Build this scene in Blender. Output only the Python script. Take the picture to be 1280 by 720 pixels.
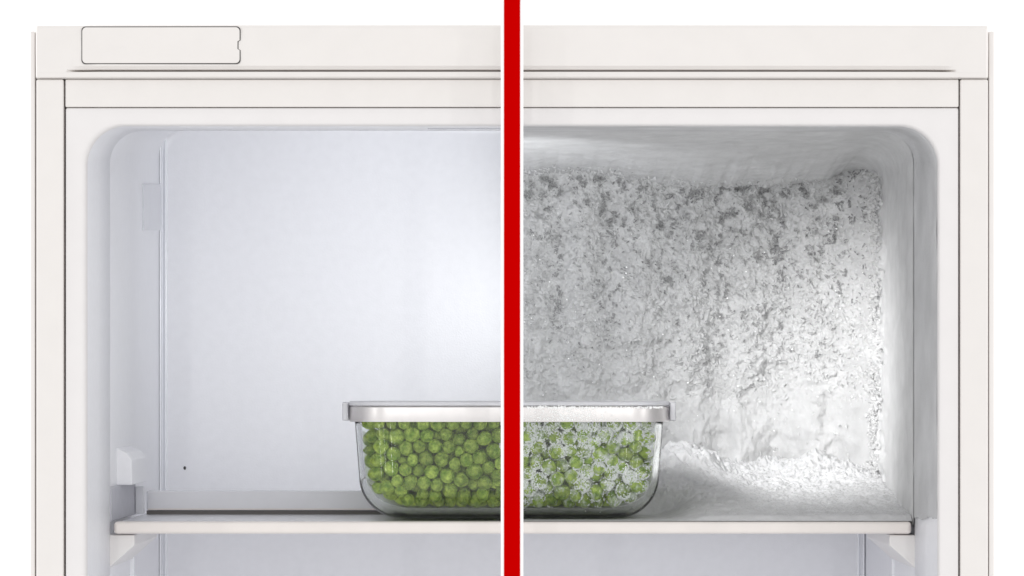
import bpy, bmesh, math, random
import numpy as np
from mathutils import Vector, Matrix

random.seed(7)
RNG = np.random.default_rng(11)
for o in list(bpy.data.objects):
    bpy.data.objects.remove(o)
scene = bpy.context.scene
COL = scene.collection

# ------------------------------------------------------------------ camera
U = 0.0005            # metres per photo pixel in the plane of the freezer front
D = 1.70              # camera distance to that plane
cam = bpy.data.cameras.new('camera')
camo = bpy.data.objects.new('camera', cam); COL.objects.link(camo)
camo.location = (0, -D, 0); camo.rotation_euler = (math.radians(90), 0, 0)
cam.sensor_width = 36.0
cam.lens = 36.0 * D / (1280 * U)
cam.shift_y = 140 / 1280
cam.clip_start = 0.01; cam.clip_end = 100
scene.camera = camo
scene.render.resolution_x = 1024; scene.render.resolution_y = 576

# ------------------------------------------------------------------ light
w = bpy.data.worlds.new('World'); scene.world = w; w.use_nodes = True
bg = w.node_tree.nodes['Background']
bg.inputs[0].default_value = (1.0, 1.0, 1.0, 1); bg.inputs[1].default_value = 1.03

def area(name, loc, target, sx, sy, power, color=(1, 1, 1)):
    l = bpy.data.lights.new(name, 'AREA'); l.shape = 'RECTANGLE'
    l.size = sx; l.size_y = sy; l.energy = power; l.color = color
    o = bpy.data.objects.new(name, l); COL.objects.link(o)
    o.location = loc
    o.rotation_euler = (Vector(target) - Vector(loc)).to_track_quat('-Z', 'Y').to_euler()
    return o

def spot(name, loc, target, deg, blend, power, radius, color=(1, 1, 1)):
    l = bpy.data.lights.new(name, 'SPOT'); l.energy = power; l.color = color
    l.spot_size = math.radians(deg); l.spot_blend = blend; l.shadow_soft_size = radius
    o = bpy.data.objects.new(name, l); COL.objects.link(o)
    o.location = loc
    o.rotation_euler = (Vector(target) - Vector(loc)).to_track_quat('-Z', 'Y').to_euler()
    return o

for s in (-1, 1):
    area('strip_softbox', (s * 0.36, -2.05, 0.15), (0, 0.1, 0.0), 0.020, 1.3, 2.2)
    area('side_softbox', (s * 1.35, -1.35, 0.15), (0, 0.1, 0.0), 0.07, 1.3, 1.8)
    area('wall_washer', (s * 1.15, 0.15, 0.1), (s * 0.33, 0.62, 0.1), 0.3, 1.6, 5.0)
# two small lamps inside the compartment, on the centre line: one shines into the clean half, one unseen, added to brighten the frosted half
spot('inside_lamp', (-0.003, 0.06, 0.085), (-0.03, 0.40, 0.105), 112, 1.0, 1.7, 0.006, (0.95, 0.975, 1.0))
spot('inside_lamp', (0.003, 0.06, 0.14), (0.240, 0.300, -0.002), 54, 1.0, 8.4, 0.06)

scene.render.engine = 'CYCLES'
vs = scene.view_settings
vs.view_transform = 'Standard'; vs.look = 'None'; vs.gamma = 1; vs.exposure = 0.0
vs.use_curve_mapping = False
scene.cycles.max_bounces = 24
scene.cycles.diffuse_bounces = 8
scene.cycles.transmission_bounces = 20
scene.cycles.transparent_max_bounces = 12

# ------------------------------------------------------------------ helpers
def fx(px, Y=0.0): return (px - 640) * U * (D + Y) / D
def fz(py, Y=0.0): return (500 - py) * U * (D + Y) / D

WL = {}
def tag(o, label=None, cat=None, group=None, kind=None):
    if label: o['label'] = label
    if cat: o['category'] = cat
    if group: o['group'] = group
    if kind: o['kind'] = kind
    return o

def empty(name, loc):
    o = bpy.data.objects.new(name, None); COL.objects.link(o)
    o.location = loc; o.empty_display_size = 0.02
    WL[o.name] = Vector(loc)
    return o

def attach(o, parent):
    o.parent = parent
    o.matrix_parent_inverse = Matrix.Translation(-WL.get(parent.name, Vector((0, 0, 0))))

def mesh(verts, faces, smooth=False):
    me = bpy.data.meshes.new('mesh')
    me.from_pydata([tuple(map(float, v)) for v in verts], [], faces)
    me.update()
    if smooth:
        me.polygons.foreach_set('use_smooth', [True] * len(me.polygons))
    return me

def npmesh(V, F, smooth=True):
    """fast mesh from numpy arrays, F is (n,3) or (n,4)"""
    V = np.ascontiguousarray(V, dtype=np.float32); F = np.ascontiguousarray(F, dtype=np.int32)
    me = bpy.data.meshes.new('mesh')
    k = F.shape[1]
    me.vertices.add(len(V)); me.vertices.foreach_set('co', V.ravel())
    me.loops.add(F.size); me.loops.foreach_set('vertex_index', F.ravel())
    me.polygons.add(len(F))
    me.polygons.foreach_set('loop_start', np.arange(0, F.size, k, dtype=np.int32))
    me.polygons.foreach_set('loop_total', np.full(len(F), k, dtype=np.int32))
    me.polygons.foreach_set('use_smooth', np.full(len(F), smooth))
    me.update(calc_edges=True); me.validate()
    return me

def add(name, me, mat, parent=None, sharp=None):
    o = bpy.data.objects.new(name, me); COL.objects.link(o)
    if mat: me.materials.append(mat)
    if parent: attach(o, parent)
    return o

def fixnormals(me):
    bm = bmesh.new(); bm.from_mesh(me)
    bmesh.ops.recalc_face_normals(bm, faces=bm.faces); bm.to_mesh(me); bm.free()
    return me

def box(name, x0, x1, y0, y1, z0, z1, mat, parent=None, bev=0.0008, seg=2):
    bm = bmesh.new()
    bmesh.ops.create_cube(bm, size=1)
    for v in bm.verts:
        v.co = Vector(((x0 + x1) / 2 + v.co.x * (x1 - x0), (y0 + y1) / 2 + v.co.y * (y1 - y0), (z0 + z1) / 2 + v.co.z * (z1 - z0)))
    if bev:
        bmesh.ops.bevel(bm, geom=list(bm.edges), offset=bev, segments=seg, affect='EDGES', profile=0.5)
    me = bpy.data.meshes.new('mesh'); bm.to_mesh(me); bm.free()
    me.polygons.foreach_set('use_smooth', [False] * len(me.polygons))
    return add(name, me, mat, parent)

def prism(name, poly, y0, y1, mat, parent=None, bev=0.0006):
    """polygon given in (x, z), extruded in depth"""
    n = len(poly)
    V = [(x, y0, z) for x, z in poly] + [(x, y1, z) for x, z in poly]
    F = [tuple(range(n)), tuple(range(2 * n - 1, n - 1, -1))] + [(i, (i + 1) % n, n + (i + 1) % n, n + i) for i in range(n)]
    me = fixnormals(mesh(V, F))
    if bev:
        bm = bmesh.new(); bm.from_mesh(me)
        bmesh.ops.bevel(bm, geom=list(bm.edges), offset=bev, segments=2, affect='EDGES', profile=0.5)
        bm.to_mesh(me); bm.free()
    return add(name, me, mat, parent)

def rrect(x0, x1, z0, z1, r, n=12):
    pts = []
    for cx, cz, a0 in ((x1 - r, z1 - r, 0), (x0 + r, z1 - r, 90), (x0 + r, z0 + r, 180), (x1 - r, z0 + r, 270)):
        for i in range(n + 1):
            a = math.radians(a0 + 90 * i / n)
            pts.append((cx + r * math.cos(a), cz + r * math.sin(a)))
    return pts

def loft(rings, closed=True, cap0=False, cap1=False):
    n = len(rings[0]); V = [p for r in rings for p in r]; F = []
    m = n if closed else n - 1
    for k in range(len(rings) - 1):
        for i in range(m):
            j = (i + 1) % n
            F.append((k * n + i, k * n + j, (k + 1) * n + j, (k + 1) * n + i))
    if cap0: F.append(tuple(range(n - 1, -1, -1)))
    if cap1: F.append(tuple((len(rings) - 1) * n + i for i in range(n)))
    return V, F

# --- value noise
_T = np.random.default_rng(5).random((8, 256, 256))
def vn(x, y, s=0):
    t = _T[s % 8]
    xi = np.floor(x).astype(int); yi = np.floor(y).astype(int)
    u = x - xi; v = y - yi
    u = u * u * u * (u * (u * 6 - 15) + 10); v = v * v * v * (v * (v * 6 - 15) + 10)
    a = t[xi % 256, yi % 256]; b = t[(xi + 1) % 256, yi % 256]
    c = t[xi % 256, (yi + 1) % 256]; d = t[(xi + 1) % 256, (yi + 1) % 256]
    return (a * (1 - u) + b * u) * (1 - v) + (c * (1 - u) + d * u) * v
def fbm(x, y, o=4, s=0):
    r = 0; a = 0.5
    for k in range(o):
        r = r + a * vn(x * 2 ** k + 17 * k, y * 2 ** k + 31 * k, s + k); a *= 0.5
    return r
def sstep(a, b, x):
    t = np.clip((x - a) / (b - a), 0, 1); return t * t * (3 - 2 * t)

# ------------------------------------------------------------------ materials
def mat(name, color, rough=0.5, metallic=0.0, bump=0.0, bscale=400, vary=0.0, vscale=30, spec=0.5, color2=None):
    m = bpy.data.materials.new(name); m.use_nodes = True
    nt = m.node_tree; b = nt.nodes['Principled BSDF']
    b.inputs['Base Color'].default_value = (*color, 1)
    b.inputs['Roughness'].default_value = rough
    b.inputs['Metallic'].default_value = metallic
    b.inputs['Specular IOR Level'].default_value = spec
    tc = nt.nodes.new('ShaderNodeTexCoord')
    if vary:
        n = nt.nodes.new('ShaderNodeTexNoise'); n.inputs['Scale'].default_value = vscale; n.inputs['Detail'].default_value = 5
        nt.links.new(tc.outputs['Object'], n.inputs['Vector'])
        r = nt.nodes.new('ShaderNodeValToRGB')
        c2 = color2 or tuple(max(0, c * (1 - vary)) for c in color)
        r.color_ramp.elements[0].position = 0.3; r.color_ramp.elements[1].position = 0.7
        r.color_ramp.elements[0].color = (*c2, 1); r.color_ramp.elements[1].color = (*color, 1)
        nt.links.new(n.outputs['Fac'], r.inputs['Fac']); nt.links.new(r.outputs['Color'], b.inputs['Base Color'])
    if bump:
        n = nt.nodes.new('ShaderNodeTexNoise'); n.inputs['Scale'].default_value = bscale; n.inputs['Detail'].default_value = 3
        nt.links.new(tc.outputs['Object'], n.inputs['Vector'])
        bp = nt.nodes.new('ShaderNodeBump'); bp.inputs['Strength'].default_value = bump; bp.inputs['Distance'].default_value = 0.001
        nt.links.new(n.outputs['Fac'], bp.inputs['Height']); nt.links.new(bp.outputs['Normal'], b.inputs['Normal'])
    return m

M = {}
M['cabinet'] = mat('cabinet_white', (0.745, 0.713, 0.69), 0.42, bump=0.06, bscale=900, vary=0.025, vscale=60)
M['frame'] = mat('frame_white', (0.735, 0.71, 0.705), 0.38, bump=0.05, bscale=900, vary=0.025, vscale=60)
M['lip'] = mat('lip_plastic', (0.85, 0.85, 0.875), 0.4, bump=0.08, bscale=900, vary=0.04, vscale=200)
M['liner'] = mat('liner_plastic', (0.872, 0.873, 0.900), 0.36, bump=0.10, bscale=700, vary=0.03, vscale=150)
M['rib'] = mat('rib_plastic', (0.93, 0.94, 0.97), 0.25)
M['plate'] = mat('liner_plate', (0.76, 0.765, 0.80), 0.4, vary=0.03, vscale=200)
M['slot'] = mat('slot_grey', (0.52, 0.52, 0.57), 0.5, vary=0.08, vscale=150)
M['gap'] = mat('gasket_dark', (0.055, 0.05, 0.048), 0.7)
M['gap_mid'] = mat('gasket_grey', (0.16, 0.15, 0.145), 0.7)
M['bracket'] = mat('bracket_plastic', (0.76, 0.74, 0.73), 0.4)
M['trim'] = mat('shelf_trim', (0.77, 0.72, 0.685), 0.35, bump=0.05, bscale=900, vary=0.03, vscale=80)
M['shelf'] = mat('shelf_plate', (0.76, 0.76, 0.79), 0.25, vary=0.04, vscale=60)
M['wall'] = mat('wall_white', (0.93, 0.93, 0.925), 0.8)
M['red'] = mat('red_paint', (0.50, 0.0, 0.0), 0.55, spec=0.0)
M['white'] = mat('white_paint', (0.93, 0.93, 0.93), 0.6)
M['band'] = mat('brushed_band', (0.74, 0.715, 0.705), 0.30, metallic=0.75, vary=0.06, vscale=120)
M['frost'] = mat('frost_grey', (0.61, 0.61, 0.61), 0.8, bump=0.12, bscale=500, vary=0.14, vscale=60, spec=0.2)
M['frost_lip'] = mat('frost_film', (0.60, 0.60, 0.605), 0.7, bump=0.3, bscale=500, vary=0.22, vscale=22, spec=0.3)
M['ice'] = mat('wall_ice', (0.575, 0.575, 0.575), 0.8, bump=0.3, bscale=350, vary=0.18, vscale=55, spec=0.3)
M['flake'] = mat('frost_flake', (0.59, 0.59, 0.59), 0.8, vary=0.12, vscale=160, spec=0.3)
M['dark_flake'] = mat('shade_flake', (0.40, 0.40, 0.40), 0.7, vary=0.4, vscale=160, spec=0.4)  # dark grey stands in for shaded holes between crystals
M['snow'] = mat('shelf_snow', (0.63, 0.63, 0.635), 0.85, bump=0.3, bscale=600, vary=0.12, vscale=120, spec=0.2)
M['sparkle'] = mat('ice_sparkle', (0.97, 0.97, 0.97), 0.3)
M['grain'] = mat('white_frost', (0.95, 0.955, 0.95), 0.7, spec=0.3)

def glass(name, tint, rough=0.0):
    m = mat(name, tint, rough)
    b = m.node_tree.nodes['Principled BSDF']
    b.inputs['Transmission Weight'].default_value = 1.0
    b.inputs['IOR'].default_value = 1.40
    return m
M['glass'] = glass('bowl_glass', (0.972, 0.996, 0.985))
M['clear'] = mat('clear_lid', (0.86, 0.86, 0.89), 0.28)
M['clear'].node_tree.nodes['Principled BSDF'].inputs['Transmission Weight'].default_value = 0.45

def pea_mat(frosted=False):
    m = bpy.data.materials.new('frosted_pea_skin' if frosted else 'pea_skin'); m.use_nodes = True
    nt = m.node_tree; b = nt.nodes['Principled BSDF']
    tc = nt.nodes.new('ShaderNodeTexCoord'); oi = nt.nodes.new('ShaderNodeObjectInfo')
    mp = nt.nodes.new('ShaderNodeVectorMath'); mp.operation = 'ADD'
    sc = nt.nodes.new('ShaderNodeVectorMath'); sc.operation = 'SCALE'; sc.inputs['Scale'].default_value = 9
    cb = nt.nodes.new('ShaderNodeCombineXYZ')
    for k in range(3): nt.links.new(oi.outputs['Random'], cb.inputs[k])
    nt.links.new(cb.outputs[0], sc.inputs[0])
    nt.links.new(tc.outputs['Object'], mp.inputs[0]); nt.links.new(sc.outputs[0], mp.inputs[1])
    n = nt.nodes.new('ShaderNodeTexNoise'); n.inputs['Scale'].default_value = 1.3; n.inputs['Detail'].default_value = 3
    nt.links.new(mp.outputs[0], n.inputs['Vector'])
    r = nt.nodes.new('ShaderNodeValToRGB')
    r.color_ramp.elements[0].position = 0.32; r.color_ramp.elements[0].color = (0.165, 0.30, 0.018, 1)
    r.color_ramp.elements[1].position = 0.72; r.color_ramp.elements[1].color = (0.61, 0.755, 0.14, 1)
    nt.links.new(n.outputs['Fac'], r.inputs['Fac'])
    hs = nt.nodes.new('ShaderNodeHueSaturation')
    mr = nt.nodes.new('ShaderNodeMapRange'); mr.inputs['To Min'].default_value = 0.7; mr.inputs['To Max'].default_value = 1.2
    nt.links.new(oi.outputs['Random'], mr.inputs['Value']); nt.links.new(mr.outputs[0], hs.inputs['Value'])
    nt.links.new(r.outputs['Color'], hs.inputs['Color'])
    if frosted:
        nf = nt.nodes.new('ShaderNodeTexNoise'); nf.inputs['Scale'].default_value = 150; nf.inputs['Detail'].default_value = 6; nf.inputs['Roughness'].default_value = 0.7
        gm = nt.nodes.new('ShaderNodeNewGeometry'); nt.links.new(gm.outputs['Position'], nf.inputs['Vector'])
        rf = nt.nodes.new('ShaderNodeMapRange'); rf.inputs['From Min'].default_value = 0.50; rf.inputs['From Max'].default_value = 0.64; rf.inputs['To Max'].default_value = 0.85
        mx = nt.nodes.new('ShaderNodeMix'); mx.data_type = 'RGBA'; mx.inputs['B'].default_value = (0.86, 0.88, 0.86, 1)
        nt.links.new(nf.outputs['Fac'], rf.inputs['Value']); nt.links.new(rf.outputs[0], mx.inputs['Factor'])
        nt.links.new(hs.outputs['Color'], mx.inputs['A']); nt.links.new(mx.outputs['Result'], b.inputs['Base Color'])
    else:
        nt.links.new(hs.outputs['Color'], b.inputs['Base Color'])
    b.inputs['Roughness'].default_value = 0.42
    n2 = nt.nodes.new('ShaderNodeTexNoise'); n2.inputs['Scale'].default_value = 2.0; n2.inputs['Detail'].default_value = 4
    nt.links.new(mp.outputs[0], n2.inputs['Vector'])
    bp = nt.nodes.new('ShaderNodeBump'); bp.inputs['Strength'].default_value = 0.4; bp.inputs['Distance'].default_value = 0.25
    nt.links.new(n2.outputs['Fac'], bp.inputs['Height']); nt.links.new(bp.outputs['Normal'], b.inputs['Normal'])
    return m
M['pea'] = pea_mat(); M['pea_frosted'] = pea_mat(True)

# ------------------------------------------------------------------ setting: white wall behind
V = [(-4, 0.64, -3), (4, 0.64, -3), (4, 0.64, 3), (-4, 0.64, 3)]
wall = add('wall', mesh(V, [(0, 1, 2, 3)]), M['wall'])
tag(wall, 'plain bright white wall behind the freezer', 'wall', kind='structure')

# ------------------------------------------------------------------ freezer cabinet
ZB = -0.46                                     # lower end of what is built
ZT = fz(31)
fr = empty('freezer', (0, 0.3, ZB))
tag(fr, 'white upright freezer standing open, clean inside at left, frosted at right', 'freezer')

# cabinet sides and top
for s, (a, b) in ((-1, (37, 43.2)), (1, (1236.6, 1243.5))):
    box('side_panel', fx(a), fx(b), 0.0015, 0.60, ZB, fz(38.5), M['cabinet'], fr, bev=0.0009)
box('outer_shell', fx(44), fx(1236), 0.56, 0.60, ZB, fz(40), M['cabinet'], fr)
box('top_panel', fx(44), fx(1236), 0.03, 0.555, fz(60), fz(40), M['cabinet'], fr)
for a, b in ((45, 79.2), (1200.6, 1235.3)):
    box('side_frame', fx(a), fx(b), 0.0, 0.03, ZB, fz(98.9), M['cabinet'], fr, bev=0.0012, seg=3)
box('top_rail', fx(81.2), fx(1198.8), 0.001, 0.03, fz(133.6), fz(98.9), M['cabinet'], fr, bev=0.0008)
# dark gasket behind the joints
R0 = [(x, 0.012, z) for x, z in rrect(fx(43), fx(1237), ZB, fz(70), 0.001, 3)]
R1 = [(x, 0.012, z) for x, z in rrect(fx(90), fx(1190), ZB + 0.02, fz(145), 0.001, 3)]
V, F = loft([R0, R1]); add('gasket', mesh(V, F), M['gap'], fr)

# header with its long tapered groove
prof = [(31.0, 0.030, 0), (31.0, 0.002, 0), (32.5, -0.0025, 0), (36, -0.0040, 0), (60, -0.0046, 0), (83.2, -0.0042, 0), (85.2, -0.0040, 1.0), (87.6, -0.0040, 1.6),
        (88.5, -0.0040, 8.5), (90.0, -0.0040, 8.5), (90.7, -0.0040, 0), (92, -0.0042, 0), (96.8, -0.0036, 0), (98.0, -0.0012, 0), (98.0, 0.030, 0)]
rings = []
for px in [45, 45.6, 47, 60, 75, 84, 88, 92, 96, 100, 104, 108, 112, 118, 124, 300, 500, 640, 800, 1000, 1160, 1166, 1172, 1178, 1182, 1186, 1190, 1194, 1198, 1202, 1212, 1226, 1232, 1234.2, 1234.8]:
    e = min(px - 45, 1234.8 - px)
    g = float(sstep(38, 58, e))
    edge = 0.0015 * max(0, 1 - e / 2.0) ** 2
    curve = 0.0018 * float(sstep(90, 30, e))             # ends roll back a little
    rings.append([(fx(px), min(0.03, y + 0.001 * d * g + edge + (curve if y < 0.01 else 0)), fz(py)) for py, y, d in prof])
V, F = loft(rings, closed=False, cap0=True, cap1=True)
header = add('header', fixnormals(mesh(V, F, True)), M['cabinet'], fr)
bm = bmesh.new(); bm.from_mesh(header.data)
for e in bm.edges:
    if len(e.link_faces) == 2 and e.calc_face_angle(0) > 0.5: e.smooth = False
bm.to_mesh(header.data); bm.free()

# small cover flap with a dark joint round it and a notch at its right end
def flap_outline(i):
    x0, x1, y0, y1, r = 103 + i, 301.6 - i, 34.2 + i, 81.2 - i, 5
    P = []
    for cx, cy, a0 in ((x0 + r, y0 + r, 180), (x1 - r, y0 + r, 270)):
        for k in range(7):
            a = math.radians(a0 + 15 * k); P.append((cx + r * math.cos(a), cy + r * math.sin(a)))
    for yy, dx in ((51.5, 0), (53, -2.6), (62.5, -2.6), (64, 0)): P.append((x1 + dx, yy))
    for cx, cy, a0 in ((x1 - r, y1 - r, 0), (x0 + r, y1 - r, 90)):
        for k in range(7):
            a = math.radians(a0 + 15 * k); P.append((cx + r * math.cos(a), cy + r * math.sin(a)))
    return P
yh = -0.0047
def hy(px):
    e = min(px - 45, 1234.8 - px); return yh + 0.0018 * float(sstep(90, 30, e))
A = [(fx(px), hy(px) - 0.00012, fz(py)) for px, py in flap_outline(0)]
B = [(fx(px), hy(px) - 0.00012, fz(py)) for px, py in flap_outline(1.15)]
A2 = [(x, y + 0.002, z) for x, y, z in A]; B2 = [(x, y + 0.002, z) for x, y, z in B]
V, F = loft([A2, A, B, B2]); add('joint', mesh(V, F), M['gap'], header)
n = len(B); xs = [110, 115, 120, 130, 150, 200, 250, 290]
O1 = [(x, y - 0.00025, z) for x, y, z in B]; O2 = [(fx(px), hy(px) - 0.0004, fz(py)) for px, py in flap_outline(1.6)]
V, F = loft([B, O1, O2], cap1=True)
add('flap', fixnormals(mesh(V, F)), M['cabinet'], header)

# inner front frame, rolled edge, lip
def fr_ring(half_l, half_r, top, Y, r, zb=ZB + 0.03, n=16):
    return [(x, Y, z) for x, z in rrect(-half_l, half_r, zb, top, r, n)]
HL, HR = 0.266, 0.2665
rings = [fr_ring(-fx(81.6), fx(1198.6), fz(134.6), 0.010, 0.0012, ZB), fr_ring(-fx(81.6), fx(1198.6), fz(134.6), 0.0022, 0.0012, ZB),
         fr_ring(-fx(82.2), fx(1198.0), fz(135.2), 0.0010, 0.0014, ZB + .001), fr_ring(-fx(84), fx(1196), fz(137), 0.0006, 0.003, ZB + .002)]
for a in (0, 22, 45, 67, 90):
    t = math.radians(a)
    rings.append(fr_ring(HL + 0.0035 * (1 - math.sin(t)), HR + 0.0016 * (1 - math.sin(t)), fz(157) + 0.0016 * (1 - math.sin(t)), 0.0006 + 0.0040 * (1 - math.cos(t)), 0.0245))
V, F = loft(rings); me = fixnormals(mesh(V, F, True))
add('front_frame', me, M['frame'], fr)
YL = 0.103
zlip = 357 * U
rings = [fr_ring(HL, HR, fz(157), 0.0046, 0.0245), fr_ring(HL + .0003, HR + .0003, 0.5 * (fz(157) + zlip), 0.05, 0.023), fr_ring(HL + 0.0004, HR + 0.0004, zlip, YL, 0.0215),
         fr_ring(HL + 0.003, HR + 0.003, zlip + 0.003, YL + 0.0012, 0.0235)]
V, F = loft(rings); add('lip', fixnormals(mesh(V, F, True)), M['lip'], fr)

# liner: side walls, ceiling, back wall as one moulded shell
YB = 0.400
zback = 416 * U
rings = [fr_ring(HL + 0.0022, HR + 0.0022, zlip + 0.0022, YL - 0.002, 0.0225)]
for k in range(1, 7):
    t = k / 6; rings.append(fr_ring(HL + 0.0022 + 0.0036 * t, HR + 0.0022 + 0.0036 * t, zlip + 0.0022 + (zback - zlip) * t, YL + (YB - 0.004 - YL) * t, 0.0225))
for a in (22, 45, 67, 90):
    t = math.radians(a); rr = 0.004
    rings.append(fr_ring(HL + 0.0058 - rr * (1 - math.cos(t)), HR + 0.0058 - rr * (1 - math.cos(t)), zback + .0022 - rr * (1 - math.cos(t)), YB - rr + rr * math.sin(t), 0.0225))
V, F = loft(rings, cap1=True)
liner = add('liner', fixnormals(mesh(V, F, True)), M['liner'], fr)
for p in liner.data.polygons:
    if len(p.vertices) > 4: p.use_smooth = False

# ribs at the corner of side and back wall, both sides
for s in (-1, 1):
    for px, ww, Yr, zt in ((207.2, 1.6, YB - 0.0015, fz(164, YB)), (200.4, 1.3, YB - 0.006, fz(170, YB))):
        x = s * -fx(px, Yr); wx = ww * U * 0.9
        box('rib', x - wx, x + wx, Yr - 0.0012, Yr + 0.006, ZB + 0.05, zt, M['rib'], liner, bev=0.0004)
    x = s * 0.2700
    box('rib', x - 0.0014, x + 0.0030, 0.222, 0.2255, ZB + 0.05, fz(672, .22), M['rib'], liner, bev=0.0004)
# plate on the left side wall
V = []
for x in (-0.2745, -0.2687):
    for y, py in ((0.288, 288), (0.383, 288), (0.383, 230), (0.288, 230)): V.append((x, y, fz(py, y)))
sp = mesh(V, [(0, 1, 2, 3), (7, 6, 5, 4), (0, 4, 5, 1), (1, 5, 6, 2), (2, 6, 7, 3), (3, 7, 4, 0)])
add('side_plate', fixnormals(sp), M['plate'], liner)
# screw hole in the back wall and slot in the ceiling
bm = bmesh.new(); bmesh.ops.create_uvsphere(bm, u_segments=10, v_segments=6, radius=0.0011)
for v in bm.verts: v.co = Vector((v.co.x + fx(231, YB), v.co.y * .4 + YB - 0.0003, v.co.z * 1.3 + fz(585, YB)))
me = bpy.data.meshes.new('mesh'); bm.to_mesh(me); bm.free(); add('screw', me, M['gap'], liner)
box('ceiling_slot', fx(535, .06), fx(628, .06), 0.052, 0.0545, fz(161.4, .055), fz(159.0, .055), M['slot'], liner, bev=0.0002)

# shelf guides: chamfered block, dark slot and under-shelf bracket on each side wall
for s in (-1, 1):
    def X(px, Y): return s * -fx(px, Y) if s > 0 else fx(px, Y)
    Y0, Y1 = 0.1065, 0.222
    xw = -0.2692; xi = -0.2585
    if s < 0:
        poly = [(xw, fz(560, .13)), (-0.2625, fz(566, .13)), (xi, fz(575, .13)), (xi, fz(607.5, .13)), (xw, fz(607.5, .13))]
        prism('shelf_guide', poly, 0.150, 0.222, M['liner'], liner, bev=0.0006)
        box('slot', -0.2705, -0.2660, 0.1055, 0.222, fz(652, Y0), fz(609, Y0), M['slot'], liner, bev=0.0004)
        box('slot_back', -0.2655, -0.2598, 0.218, 0.2235, fz(642, .22), fz(608, .22), M['plate'], liner, bev=0.0005)
    poly = [(s * 0.2692, fz(668.6, Y0)), (s * -fx(168, Y0), fz(668.6, Y0)), (s * -fx(168, Y0), fz(682, Y0)), (s * 0.2692, fz(712, Y0))]
    prism('shelf_bracket', poly, Y0, 0.222, M['bracket'], liner, bev=0.0007)

# ------------------------------------------------------------------ shelf
YS = 0.100
ZS = fz(652.5, YS)
shelf = empty('shelf', (0, YS, fz(668, YS)))
tag(shelf, 'white shelf with cream front edge spanning the freezer under the glass container', 'shelf')
xl, xr = fx(142, YS), fx(1139.5, YS)
box('front_trim', xl, xr, YS, YS + 0.012, fz(667.4, YS), ZS + 0.0002, M['trim'], shelf, bev=0.0022, seg=4)
box('shelf_plate', xl + 0.001, xr - 0.001, YS + 0.0115, 0.385, ZS - 0.006, ZS - 0.0006, M['shelf'], shelf, bev=0.0006)
YG = 0.232
xg = fx(183, YG)
box('back_ledge', xg, -xg, YG, YG + 0.008, fz(637.6, YG), fz(613.4, YG), M['shelf'], shelf, bev=0.0012, seg=3)
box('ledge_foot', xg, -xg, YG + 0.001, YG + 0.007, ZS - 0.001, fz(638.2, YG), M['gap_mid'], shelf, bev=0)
box('ledge_bead', xg + .001, -xg - .001, YG - 0.0012, YG + 0.001, fz(637.4, YG), fz(635.6, YG), M['trim'], shelf, bev=0.0003)

# ------------------------------------------------------------------ glass container
CX, CY = fx(636.3, 0.11), 0.1662
ZC = ZS + 0.0006
con = empty('glass_container', (CX, CY, ZC))
tag(con, 'clear rectangular glass container with pale lid, full of green peas on the shelf', 'container')
AX, AY = 0.1042, 0.0605         # half sizes at the rim
HC = fz(522, 0.11) - ZC         # rim height
RC = 0.026                      # bottom fillet
TW, TB = 0.0042, 0.0062         # wall and base thickness
def inset(h, rc):               # how far the wall stands in from the rim size at height h
    tp = 0.0052 * (1 - min(h / HC, 1))
    return tp + (rc - math.sqrt(max(rc * rc - (rc - h) ** 2, 0)) if h < rc else 0)
def bowl_ring(h, z, off, rc, R=0.026, n=14):
    i = inset(h, rc) + off
    return [(x + CX, y + CY, z) for x, y in rrect(-AX + i, AX - i, -AY + i, AY - i, max(R - i * 0.55, 0.006), n)]
outer = []; inner = []
for k in range(0, 13):
    a = math.pi / 2 * k / 12; h = RC * (1 - math.cos(a)) if k else 0.0
    outer.append(bowl_ring(h, ZC + h, 0, RC))
for h in np.linspace(RC, HC, 8)[1:]: outer.append(bowl_ring(h, ZC + h, 0, RC))
RI = 0.0225; HI = HC - TB
for h in np.linspace(HI, RI, 8)[:-1]:
    inner.append(bowl_ring(h + TB, ZC + TB + h, TW, 0.0))
for k in range(12, -1, -1):
    a = math.pi / 2 * k / 12; h = RI * (1 - math.cos(a)) if k else 0.0
    i = RI - math.sqrt(max(RI * RI - (RI - h) ** 2, 0))
    inner.append(bowl_ring(h + TB, ZC + TB + h, TW + i, 0.0))
V, F = loft(outer + inner, cap0=True, cap1=True)
bowl = add('bowl', fixnormals(mesh(V, F, True)), M['glass'], con)
for p in bowl.data.polygons:
    if len(p.vertices) > 4: p.use_smooth = False

# lid: pale band, clear top plate, clear end clips
def flat_ring(ax, ay, z, R): return [(x + CX, y + CY, z) for x, y in rrect(-ax, ax, -ay, ay, R, 14)]
zl0, zl1, zl2 = fz(527.4, .105), fz(508.2, .105), fz(501, .105)
bx_, by_ = 0.1072, 0.0635
lid = None
rings = [flat_ring(bx_ - .0016, by_ - .0016, zl0, 0.026), flat_ring(bx_, by_, zl0, 0.027), flat_ring(bx_ + .0002, by_ + .0002, zl0 + .0006, 0.027), flat_ring(bx_ + .0002, by_ + .0002, zl1 - .0006, 0.027), flat_ring(bx_ - .0004, by_ - .0004, zl1, 0.027),
         flat_ring(bx_ - .0016, by_ - .0016, zl1, 0.026)]
V, F = loft(rings + [rings[0]]); lid = add('lid_band', fixnormals(mesh(V, F, True)), M['band'], con)
bm = bmesh.new(); bm.from_mesh(lid.data)
for e in bm.edges:
    if len(e.link_faces) == 2 and e.calc_face_angle(0) > 0.6: e.smooth = False
bm.to_mesh(lid.data); bm.free()
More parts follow.
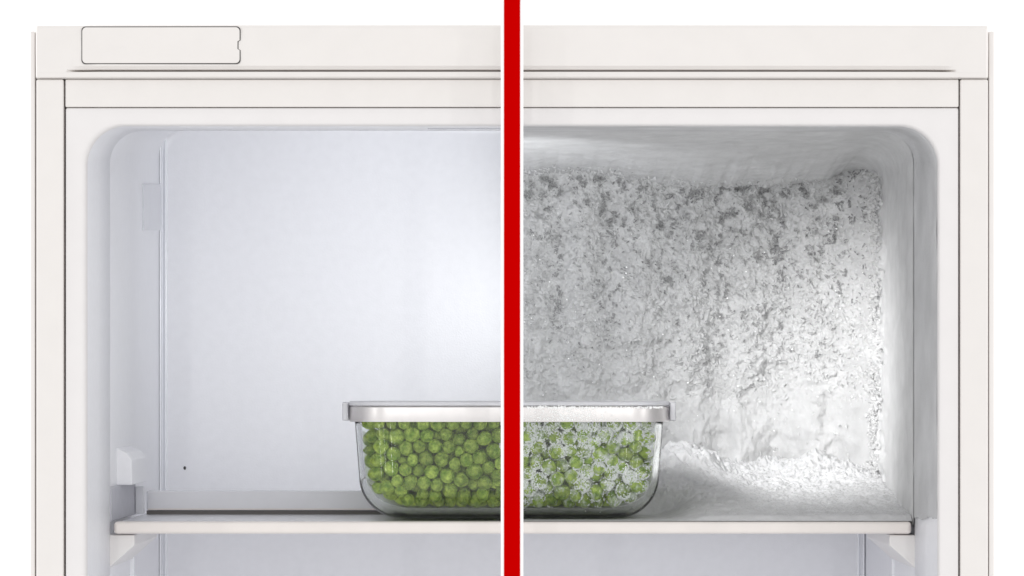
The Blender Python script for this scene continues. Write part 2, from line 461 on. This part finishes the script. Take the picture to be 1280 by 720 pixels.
rings = [flat_ring(bx_ - .0005, by_ - .0005, zl1 + .0003, 0.027), flat_ring(bx_ + .0008, by_ + .0008, zl1 + .0010, 0.027), flat_ring(bx_ + .0008, by_ + .0008, zl2 - .0010, 0.027), flat_ring(bx_ - .0006, by_ - .0006, zl2, 0.027)]
V, F = loft(rings, cap0=True, cap1=True); add('lid_top', fixnormals(mesh(V, F)), M['clear'], con)
for s in (-1, 1):
    x0 = CX + s * (bx_ + 0.0006); x1 = CX + s * (bx_ + 0.0046)
    box('lid_clip', min(x0, x1), max(x0, x1), CY - 0.045, CY + 0.03, zl0 + 0.0006, fz(502.5, .12), M['clear'], con, bev=0.0012, seg=3)

# ------------------------------------------------------------------ peas
ZI = ZC + TB + 0.0004
def relax():
    rng = np.random.default_rng(3)
    N = 485
    r = rng.uniform(0.0040, 0.0056, N)
    P = np.stack([rng.uniform(-0.095, 0.095, N), rng.uniform(0.006, 0.034, N), rng.uniform(0.006, 0.056, N)], 1)
    iu = np.triu_indices(N, 1)
    RR = (r[:, None] + r[None, :]) * 0.975
    for it in range(420):
        d = P[:, None, :] - P[None, :, :]
        L = np.sqrt((d ** 2).sum(2)) + 1e-9
        ov = np.clip(RR - L, 0, None); np.fill_diagonal(ov, 0)
        P = P + 0.42 * ((ov / L)[:, :, None] * d).sum(1)
        g = 0.00018 * (1 - it / 420)
        P[:, 2] -= g * 0.35; P[:, 1] -= g * 1.6
        # keep inside the bowl: y measured from the inner front wall
        h = np.clip(P[:, 2], 0, None)
        for _ in range(2):
            P[:, 2] = np.clip(P[:, 2], r, 0.0585)
            h = P[:, 2]
            rc = RI - r                                        # fillet seen by the centre
            hh = np.clip(rc - (h - r), 0, None)
            i = rc - np.sqrt(np.clip(rc ** 2 - hh ** 2, 0, None)) + 0.0052 * (1 - h / HC)
            ax = AX - TW - i - r - 0.0004
            P[:, 0] = np.clip(P[:, 0], -ax, ax)
            P[:, 1] = np.clip(P[:, 1], i + r + 0.0004, 0.040)
            Rp = 0.019 - r                                     # plan corner
            qx = np.abs(P[:, 0]) - (ax - Rp); qy = (i + r + 0.0004 + Rp) - P[:, 1]
            m = (qx > 0) & (qy > 0); l = np.sqrt(qx ** 2 + qy ** 2) + 1e-9
            m &= l > Rp
            k = np.where(m, Rp / l, 1)
            P[:, 0] = np.where(m, np.sign(P[:, 0]) * (ax - Rp + qx * k), P[:, 0])
            P[:, 1] = np.where(m, i + r + 0.0004 + Rp - qy * k, P[:, 1])
    return P, r
PP, PR = relax()
PP = PP + np.array([CX, CY - AY + TW, ZI])

def pea_mesh(seed, m='pea'):
    rnd = random.Random(seed)
    bm = bmesh.new(); bmesh.ops.create_icosphere(bm, subdivisions=3, radius=1)
    dim = [(Vector((rnd.uniform(-1, 1), rnd.uniform(-1, 1), rnd.uniform(-1, 1))).normalized(), rnd.uniform(.04, .17), rnd.uniform(.25, .5)) for _ in range(5)]
    sq = Vector((rnd.uniform(.94, 1.05), rnd.uniform(.94, 1.05), rnd.uniform(.90, 1.02)))
    for v in bm.verts:
        nrm = v.co.normalized(); k = 1
        for d, a, wd in dim:
            ang = nrm.angle(d); k -= a * math.exp(-(ang / wd) ** 2)
        v.co = Vector((nrm.x * sq.x, nrm.y * sq.y, nrm.z * sq.z)) * (k + 0.03)
    me = bpy.data.meshes.new('pea'); bm.to_mesh(me); bm.free()
    me.polygons.foreach_set('use_smooth', [True] * len(me.polygons)); me.materials.append(M[m])
    return me
PM = [pea_mesh(100 + k) for k in range(8)]; PMF = [pea_mesh(100 + k, 'pea_frosted') for k in range(8)]
order = np.argsort(PP[:, 1] - PR)
NP_ = 290
for q, i in enumerate(order[:NP_]):
    o = bpy.data.objects.new('pea', (PM if PP[i, 0] < 0 else PMF)[q % 8]); COL.objects.link(o)
    o.location = PP[i]; s = float(PR[i]) * 1.02; o.scale = (s, s, s)
    o.rotation_euler = (random.uniform(0, 6.28), random.uniform(0, 6.28), random.uniform(0, 6.28))
    if PP[i, 0] < 0:
        tag(o, 'green pea packed in the glass container on the clean side, left of the red bar', 'pea', 'clean green peas left of the red bar')
    else:
        tag(o, 'green pea flecked with white frost in the glass container, right of the red bar', 'pea', 'frosted green peas right of the red bar')
# the rest of the heap behind them, one mass
Vb = np.array([v.co for v in PM[0].vertices]); Fb = np.array([p.vertices for p in PM[0].polygons])
bm = bmesh.new(); bmesh.ops.create_icosphere(bm, subdivisions=2, radius=1)
Vb = np.array([v.co for v in bm.verts]); Fb = np.array([[v.index for v in f.verts] for f in bm.faces]); bm.free()
cs = [(PP[i], PR[i]) for i in order[NP_:]]
y = CY - AY + TW + 0.046
row = 0
while y < CY + AY - TW - 0.012:
    zz = ZI + 0.006; lv = 0
    while zz < ZI + 0.056:
        ins = max(0, 0.016 - (zz - ZI)) * 1.0
        x = -0.088 + ins + (0.0048 if (row + lv) % 2 else 0)
        while x < 0.088 - ins:
            if y < CY + AY - TW - 0.012 - ins * .6:
                cs.append((np.array([CX + x, y, zz]) + RNG.uniform(-.0008, .0008, 3), RNG.uniform(.0046, .0053)))
            x += 0.0098
        zz += 0.0085; lv += 1
    y += 0.0086; row += 1
Vs = np.concatenate([Vb * r + p for p, r in cs]); Fs = np.concatenate([Fb + k * len(Vb) for k in range(len(cs))])
me = npmesh(Vs, Fs); o = add('pea_heap', me, M['pea'])
tag(o, 'mass of green peas filling the back of the glass container', 'peas', kind='stuff')

# ------------------------------------------------------------------ frost on the right half
def grid_mesh(P):
    """P (a,b,3) grid of points to a quad mesh"""
    a, b = P.shape[:2]
    idx = np.arange(a * b).reshape(a, b)
    F = np.stack([idx[:-1, :-1], idx[1:, :-1], idx[1:, 1:], idx[:-1, 1:]], -1).reshape(-1, 4)
    return npmesh(P.reshape(-1, 3), F)

def flakes(C, Nn, size, tilt, rng, aspect=(0.3, 0.7)):
    """leaf shaped ice plates standing on points C, Nn the surface normals"""
    n = len(C)
    t = rng.normal(size=(n, 3)); t -= (t * Nn).sum(1)[:, None] * Nn; t /= np.linalg.norm(t, axis=1)[:, None]
    ang = rng.uniform(tilt[0], tilt[1], n)[:, None]
    d = t * np.cos(ang) + Nn * np.sin(ang)
    s = np.cross(d, Nn + 0.3 * rng.normal(size=(n, 3))); s /= np.linalg.norm(s, axis=1)[:, None] + 1e-9
    u = np.cross(s, d)
    L = size[:, None]; W = L * rng.uniform(aspect[0], aspect[1], n)[:, None]
    fold = W * rng.uniform(-.35, .35, n)[:, None]
    B = C - d * L * 0.25
    v = [B, B + d * L * .35 + s * W * .5 + u * fold, B + d * L * .8 + s * W * .33 + u * fold, B + d * L * 1.0, B + d * L * .8 - s * W * .33 + u * fold, B + d * L * .35 - s * W * .5 + u * fold]
    V = np.stack(v, 1).reshape(-1, 3)
    k = (np.arange(n) * 6)[:, None]
    F = np.concatenate([k + np.array([0, 1, 2]), k + np.array([0, 2, 3]), k + np.array([0, 3, 4]), k + np.array([0, 4, 5])])
    return V, F

def bank(x):                                              # thickness of the snow bank along the back edge of the ceiling
    t = np.interp(x, [0, .012, .06, .097, .139, .194, .235, .258, .27], [.006, .0055, .0045, .0105, .0165, .0150, .0135, .003, 0.0])
    return t + 0.005 * (fbm(x * 120, x * 0 + 3.1, 3, 4) - .45)

# -- back wall sheet, curving forward into the right corner
XR = 0.2672
def wall_base(x):
    t = np.clip((x - 0.165) / (XR - 0.165), 0, 1)
    return 0.372 - 0.112 * (1 - np.sqrt(np.clip(1 - t ** 2.2, 0, 1)))
def zpx(z, y): return 500 - z / U * D / (D + y)
def xpx(x, y): return 640 + x / U * D / (D + y)
def streak(x):                                 # upright ribs of the cold plate telling through
    return 0.5 + 0.5 * np.cos((x - 0.032) / 0.0425 * 2 * math.pi)
nx, nz = 760, 640
gx = np.linspace(0.0, 1.0, nx); gz = np.linspace(-0.075, 0.180, nz)
tt = np.where(gx < 0.66, gx / 0.66 * 0.62, 0.62 + (gx - 0.66) / 0.34 * 0.38)
GX, GZ = np.meshgrid(XR * (1 - (1 - tt) ** 1.25 * 1.0), gz, indexing='ij')
rough = sstep(-0.02, 0.035, GZ + 0.02 * (fbm(GX * 40, GZ * 40, 3, 2) - 0.5))
def wall_y(X, Z):
    r = sstep(-0.02, 0.035, Z)
    h = 0.010 * (fbm(X * 55, Z * 55, 3, 1) - 0.45) + r * 0.007 * (fbm(X * 190, Z * 190, 4, 3) - 0.45) + 0.002 * (fbm(X * 300, Z * 160, 3, 4) - .45)
    h = h + 0.007 * (1 - streak(X)) * (0.4 + vn(X * 9, Z * 22, 2))
    # two soft ice columns low down
    for cx, wd, hh in ((0.171, 0.006, 0.006), (0.226, 0.010, 0.006)):
        h = h + hh * np.exp(-((X - cx) / wd) ** 2) * sstep(0.03, -0.01, Z)
    return wall_base(X) - h
P = np.stack([GX, wall_y(GX, GZ), GZ], -1)
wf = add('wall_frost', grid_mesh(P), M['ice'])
tag(wf, 'thick grey crystalline frost covering the back wall on the right half', 'frost', kind='stuff')

def wall_pts(n, zr, rng, dens):
    X = XR * rng.uniform(0, 1, n) ** 0.94; Z = rng.uniform(*zr, n)
    keep = rng.uniform(0, 1, n) < dens(X, Z)
    X = X[keep]; Z = Z[keep]; e = 0.0015
    y = wall_y(X, Z)
    ny = np.stack([(wall_y(X + e, Z) - y) / e, -np.ones_like(X), (wall_y(X, Z + e) - y) / e], 1)
    ny = np.clip(ny, -1.2, 1.2); ny /= np.linalg.norm(ny, axis=1)[:, None]
    return np.stack([X, y, Z], 1), ny
rng = np.random.default_rng(21)
def dens_light(X, Z):
    p = zpx(Z, wall_y(X, Z))
    d = 0.25 + 0.9 * sstep(0.38, 0.6, fbm(X * 70, Z * 70, 3, 5))
    d = d * (1 - 0.45 * streak(X) * vn(X * 12, Z * 26, 6))
    return d * sstep(505, 440, p + 40 * (vn(X * 30, Z * 6, 3) - .5)) + 0.04
C, Nn = wall_pts(36000, (-0.065, 0.170), rng, dens_light)
V, F = flakes(C, Nn, rng.uniform(0.0014, 0.0046, len(C)), (-0.1, 0.36), rng, (0.4, 0.9))
add('frost_crystals', npmesh(V, F, False), M['flake'], wf)['kind'] = 'stuff'
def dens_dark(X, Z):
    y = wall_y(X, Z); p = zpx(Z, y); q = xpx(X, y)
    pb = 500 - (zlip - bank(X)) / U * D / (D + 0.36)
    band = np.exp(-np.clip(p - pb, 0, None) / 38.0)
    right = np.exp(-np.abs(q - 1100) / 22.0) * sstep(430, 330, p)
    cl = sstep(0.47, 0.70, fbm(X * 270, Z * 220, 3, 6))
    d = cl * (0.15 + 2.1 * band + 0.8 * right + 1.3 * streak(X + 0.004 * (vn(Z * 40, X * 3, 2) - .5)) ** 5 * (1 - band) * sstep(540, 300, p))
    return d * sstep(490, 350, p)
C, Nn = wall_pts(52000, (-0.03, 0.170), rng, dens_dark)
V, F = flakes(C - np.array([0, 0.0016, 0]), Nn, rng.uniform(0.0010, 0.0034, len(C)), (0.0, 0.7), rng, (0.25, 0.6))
add('shade_chips', npmesh(V, F, False), M['dark_flake'], wf)['kind'] = 'stuff'  # shade between the crystals, put in as dark coloured chips
C, Nn = wall_pts(110, (-0.04, 0.13), rng, lambda X, Z: 0.8 + 0 * X)
V, F = flakes(C - np.array([0, 0.004, 0]), Nn, rng.uniform(0.0007, 0.0019, len(C)) , (0.0, 0.5), rng, (0.6, 1.0))
add('glint_crystals', npmesh(V, F, False), M['sparkle'], wf)['kind'] = 'stuff'  # glints on the ice, painted as near-white flakes

# -- film over the ceiling, the rounded corner and the right side wall, behind the lip
zc = zlip + 0.0004; xs_ = HR - 0.0002; rc = 0.0225
arc = []
for x in np.linspace(0, xs_ - rc, 260): arc.append((x, zc, 0, -1))
for k in range(1, 40):
    a = math.pi / 2 * (1 - k / 40); arc.append((xs_ - rc + rc * math.cos(a), zc - rc + rc * math.sin(a), -math.cos(a), -math.sin(a)))
for z in np.linspace(zc - rc, ZS - 0.002, 240): arc.append((xs_, z, -1, 0))
arc = np.array(arc); sl = np.concatenate([[0], np.cumsum(np.hypot(np.diff(arc[:, 0]), np.diff(arc[:, 1])))])
yy = np.linspace(YL - 0.0012, 0.385, 260)
S, Yg = np.meshgrid(sl, yy, indexing='ij')
nzs = fbm(S * 45, Yg * 45, 4, 2) - 0.45
fine = fbm(S * 260, Yg * 260, 3, 5) - 0.45
back = sstep(0.20, 0.37, Yg)
hgt = 0.0004 + sstep(0, 0.02, Yg - yy[0]) * (0.0025 * nzs + 0.0010 + 0.0015 * fine * (0.15 + back)) 
hgt = hgt + sstep(0.17, 0.36, Yg) * bank(S) * sstep(0.275, 0.25, S)
low = sstep(0.30, 0.45, S)                                  # side wall lower down carries more snow
hgt = hgt + sstep(0.30, 0.34, S) * sstep(0.19, 0.25, Yg) * 0.012 * np.clip(fbm(S * 75, Yg * 60, 4, 3) - 0.36, 0, 1)
hgt = hgt + low * 0.003 * sstep(YL + .01, 0.24, Yg) * fbm(S * 70, Yg * 70, 4, 1)
P = np.stack([arc[:, 0][:, None] + arc[:, 2][:, None] * hgt, Yg, arc[:, 1][:, None] + arc[:, 3][:, None] * hgt], -1)
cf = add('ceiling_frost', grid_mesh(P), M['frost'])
tag(cf, 'smooth pale frost coating the ceiling and right side wall of the freezer', 'frost', kind='stuff')
# fringe of crystals where ceiling and back wall meet
n = 2600
X = rng.uniform(0.0, 0.25, n); Y = rng.normal(0.352, 0.016, n)
zf = zc - bank(X) * sstep(0.17, 0.36, Y) - rng.uniform(-0.001, .0025, n)
C = np.stack([X, Y, zf], 1); Nn = np.tile(np.array([0, -0.5, -0.86]), (n, 1))
V, F = flakes(C, Nn, rng.uniform(0.001, 0.0032, n), (0.0, 1.0), rng, (0.3, 0.7))
n2 = 3200                                                  # ragged frost along the upright corner
Zc = rng.uniform(-0.06, 0.165, n2); Yc = 0.262 + 0.022 * (fbm(Zc * 60, Zc * 0 + 1.7, 3, 5) - .45) * 2 + rng.normal(0, 0.012, n2)
C2 = np.stack([np.full(n2, XR - 0.0035) - rng.uniform(0, 0.004, n2), Yc, Zc], 1)
N2 = np.tile(np.array([-0.75, -0.65, 0.05]), (n2, 1))
V2, F2 = flakes(C2, N2, rng.uniform(0.0012, 0.0036, n2), (0.0, 0.9), rng, (0.4, 0.9))
F = np.concatenate([F, F2 + len(V)]); V = np.concatenate([V, V2])
add('fringe_crystals', npmesh(V, F, False), M['flake'], cf)['kind'] = 'stuff'

# -- thin grey film on the lip, ending at shelf height
LR = 70
rows = []
for k, Y in enumerate(np.linspace(0.0047, YL + 0.0005, LR)):
    t = (Y - 0.0046) / (YL - 0.0046)
    top = fz(157) + (zlip - fz(157)) * t - 0.0006 * min(1, 0.1 + k / 4); hx = HR + 0.0004 * t - 0.0006 * min(1, 0.1 + k / 4); R = 0.0245 - 0.003 * t
    pts = []
    for x in np.linspace(0.0, hx - R, 60): pts.append((x, Y, top))
    for j in range(1, 24):
        a = math.pi / 2 * (1 - j / 24); pts.append((hx - R + R * math.cos(a), Y, top - R + R * math.sin(a)))
    zend = fz(648, Y) + 0.003 * (vn(np.array(Y * 160.), np.array(3.3), 1) - .5)
    for z in np.linspace(top - R, float(zend), 120):
        b = 0.0008 * max(0, float(fbm(np.array(z * 90), np.array(Y * 90), 3, 3)) - .45)
        pts.append((hx - b * 2, Y, z))
    rows.append(pts)
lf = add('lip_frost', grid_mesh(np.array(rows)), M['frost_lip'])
tag(lf, 'thin grey frost film on the rounded front lip at upper right', 'frost', kind='stuff')

# -- snow on the shelf
nx, ny_ = 540, 350
gx = np.linspace(0.0, 0.2652, nx); gy = np.linspace(YS + 0.0016, 0.372, ny_)
GX, GY = np.meshgrid(gx, gy, indexing='ij')
def snow_h(X, Y):
    t = np.clip((Y - YS) / (0.36 - YS), 0, 1)
    h = 0.004 * sstep(0.0, 0.04, t) + 0.030 * t ** 1.1
    h = h + (0.010 * (fbm(X * 28, Y * 28, 3, 4) - .45) + 0.009 * (fbm(X * 110, Y * 110, 4, 6) - .45) + 0.005 * (fbm(X * 420, Y * 420, 3, 2) - .45)) * (0.12 + t)
    # drift piled in the right corner, clump behind the container, shallow beside the glass
    h = h + 0.005 * np.exp(-((X - 0.255) / 0.03) ** 2) * sstep(0.05, .5, t)
    h = h + 0.017 * np.exp(-((X - 0.132) / 0.024) ** 4) * np.exp(-((Y - 0.325) / 0.040) ** 2) * (0.7 + 0.5 * fbm(X * 110, Y * 110, 3, 3))
    h = h + 0.012 * np.exp(-((X - 0.225) / 0.012) ** 2 - ((Y - 0.330) / 0.02) ** 2)
    m = sstep(0.096, 0.140, X) + sstep(0.205, 0.240, Y)
    h = h * np.clip(m, 0.02, 1)
    return np.maximum(h, 0.0009)
P = np.stack([GX, GY, ZS - 0.0004 + snow_h(GX, GY)], -1)
sf = add('shelf_frost', grid_mesh(P), M['snow'])
tag(sf, 'white snow-like frost heaped on the shelf right of the container', 'frost', kind='stuff')
n = 16000
X = rng.uniform(0.115, 0.263, n); Y = YS + 0.008 + rng.uniform(0, 1, n) ** 1.0 * 0.25
keep = rng.uniform(0, 1, n) < (0.2 + sstep(0.45, 0.6, fbm(X * 60, Y * 60, 3, 7))) * sstep(0.115, 0.165, X + 0.5 * np.clip(Y - 0.2, 0, 1)); X = X[keep]; Y = Y[keep]
C = np.stack([X, Y, ZS - .0004 + snow_h(X, Y)], 1); Nn = np.tile(np.array([0, -0.3, 0.95]), (len(C), 1))
V, F = flakes(C, Nn, rng.uniform(0.0004, 0.0012, len(C)), (0.0, 0.6), rng, (0.5, .9))
add('snow_crystals', npmesh(V, F, False), M['snow'], sf)['kind'] = 'stuff'

# -- white frost crumbs on the peas behind the glass, on the right half
bm = bmesh.new(); bmesh.ops.create_icosphere(bm, subdivisions=1, radius=1)
Vg = np.array([v.co for v in bm.verts]); Fg = np.array([[v.index for v in f.verts] for f in bm.faces]); bm.free()
cen = []; siz = []
fi = [i for i in order[:NP_] if PP[i, 0] > -0.006]
for i in fi:
    for _ in range(420):
        d = rng.normal(size=3); d[1] = -abs(d[1]); d /= np.linalg.norm(d)
        p = PP[i] + d * PR[i] * 1.0
        zt = (p[2] - ZI) / 0.058
        m = float(fbm(np.array(p[0] * 120), np.array(p[2] * 120), 3, 3)) + 0.55 * max(0, zt - 0.68) + 0.06 * max(0, 0.3 - zt)
        edge = 1 - float(-d[1])                                   # settles in the gaps first
        if m + 0.16 * edge + 0.11 * rng.uniform(-1, 1) > 0.533:
            cen.append(p); siz.append((0.00017 + 0.0008 * rng.random() ** 2.0) * (0.7 + 0.5 * edge))
cen = np.array(cen); siz = np.array(siz)
if len(cen) > 52000:
    sel = rng.choice(len(cen), 52000, replace=False); cen = cen[sel]; siz = siz[sel]
yin = CY - AY + TW + 0.0005
k = 42 * 0
jit = 1 + 0.45 * (rng.random((len(cen), len(Vg))) - .5)
Vs = cen[:, None, :] + Vg[None] * jit[:, :, None] * siz[:, None, None] * rng.uniform(.7, 1.3, (len(cen), 1, 3))
Fs = (Fg[None] + (np.arange(len(cen)) * len(Vg))[:, None, None]).reshape(-1, 3)
pf = add('pea_frost', npmesh(Vs.reshape(-1, 3), Fs, True), M['grain'])
tag(pf, 'white frost crumbs over the peas in the right half of the container', 'frost', kind='stuff')

# a little rime on the lid band and the lower glass at the right
n = 900
X = np.concatenate([rng.normal(0.036, 0.014, 500), rng.uniform(0.01, 0.1, 400)])
Z = np.concatenate([zl0 + 0.001 + (zl1 - zl0) * rng.uniform(0, 1, 500) ** 1.3, zl1 - rng.uniform(0, .0012, 400)])
C = np.stack([X, np.full(n, CY - by_ - .0004), Z], 1)
sz = rng.uniform(0.0002, 0.00055, n)
Vs = C[:, None, :] + Vg[None] * sz[:, None, None] * rng.uniform(.6, 1.4, (n, 1, 3))
Fs = (Fg[None] + (np.arange(n) * len(Vg))[:, None, None]).reshape(-1, 3)
lr = add('lid_frost', npmesh(Vs.reshape(-1, 3), Fs, True), M['grain'])
tag(lr, 'fine rime specks on the front of the lid, right of the red bar', 'frost', kind='stuff')

# ------------------------------------------------------------------ red divider bar in front
YD = -0.030
div = empty('divider_bar', (0, YD, ZB))
tag(div, 'tall red bar with white edges standing upright in front of the freezer', 'divider')
box('backing', fx(626, YD), fx(654.2, YD), YD, YD + 0.008, ZB, 0.33, M['white'], div, bev=0.0002)
box('red_strip', fx(630, YD), fx(650.1, YD), YD - 0.0006, YD - 0.0001, ZB, 0.33, M['red'], div, bev=0)
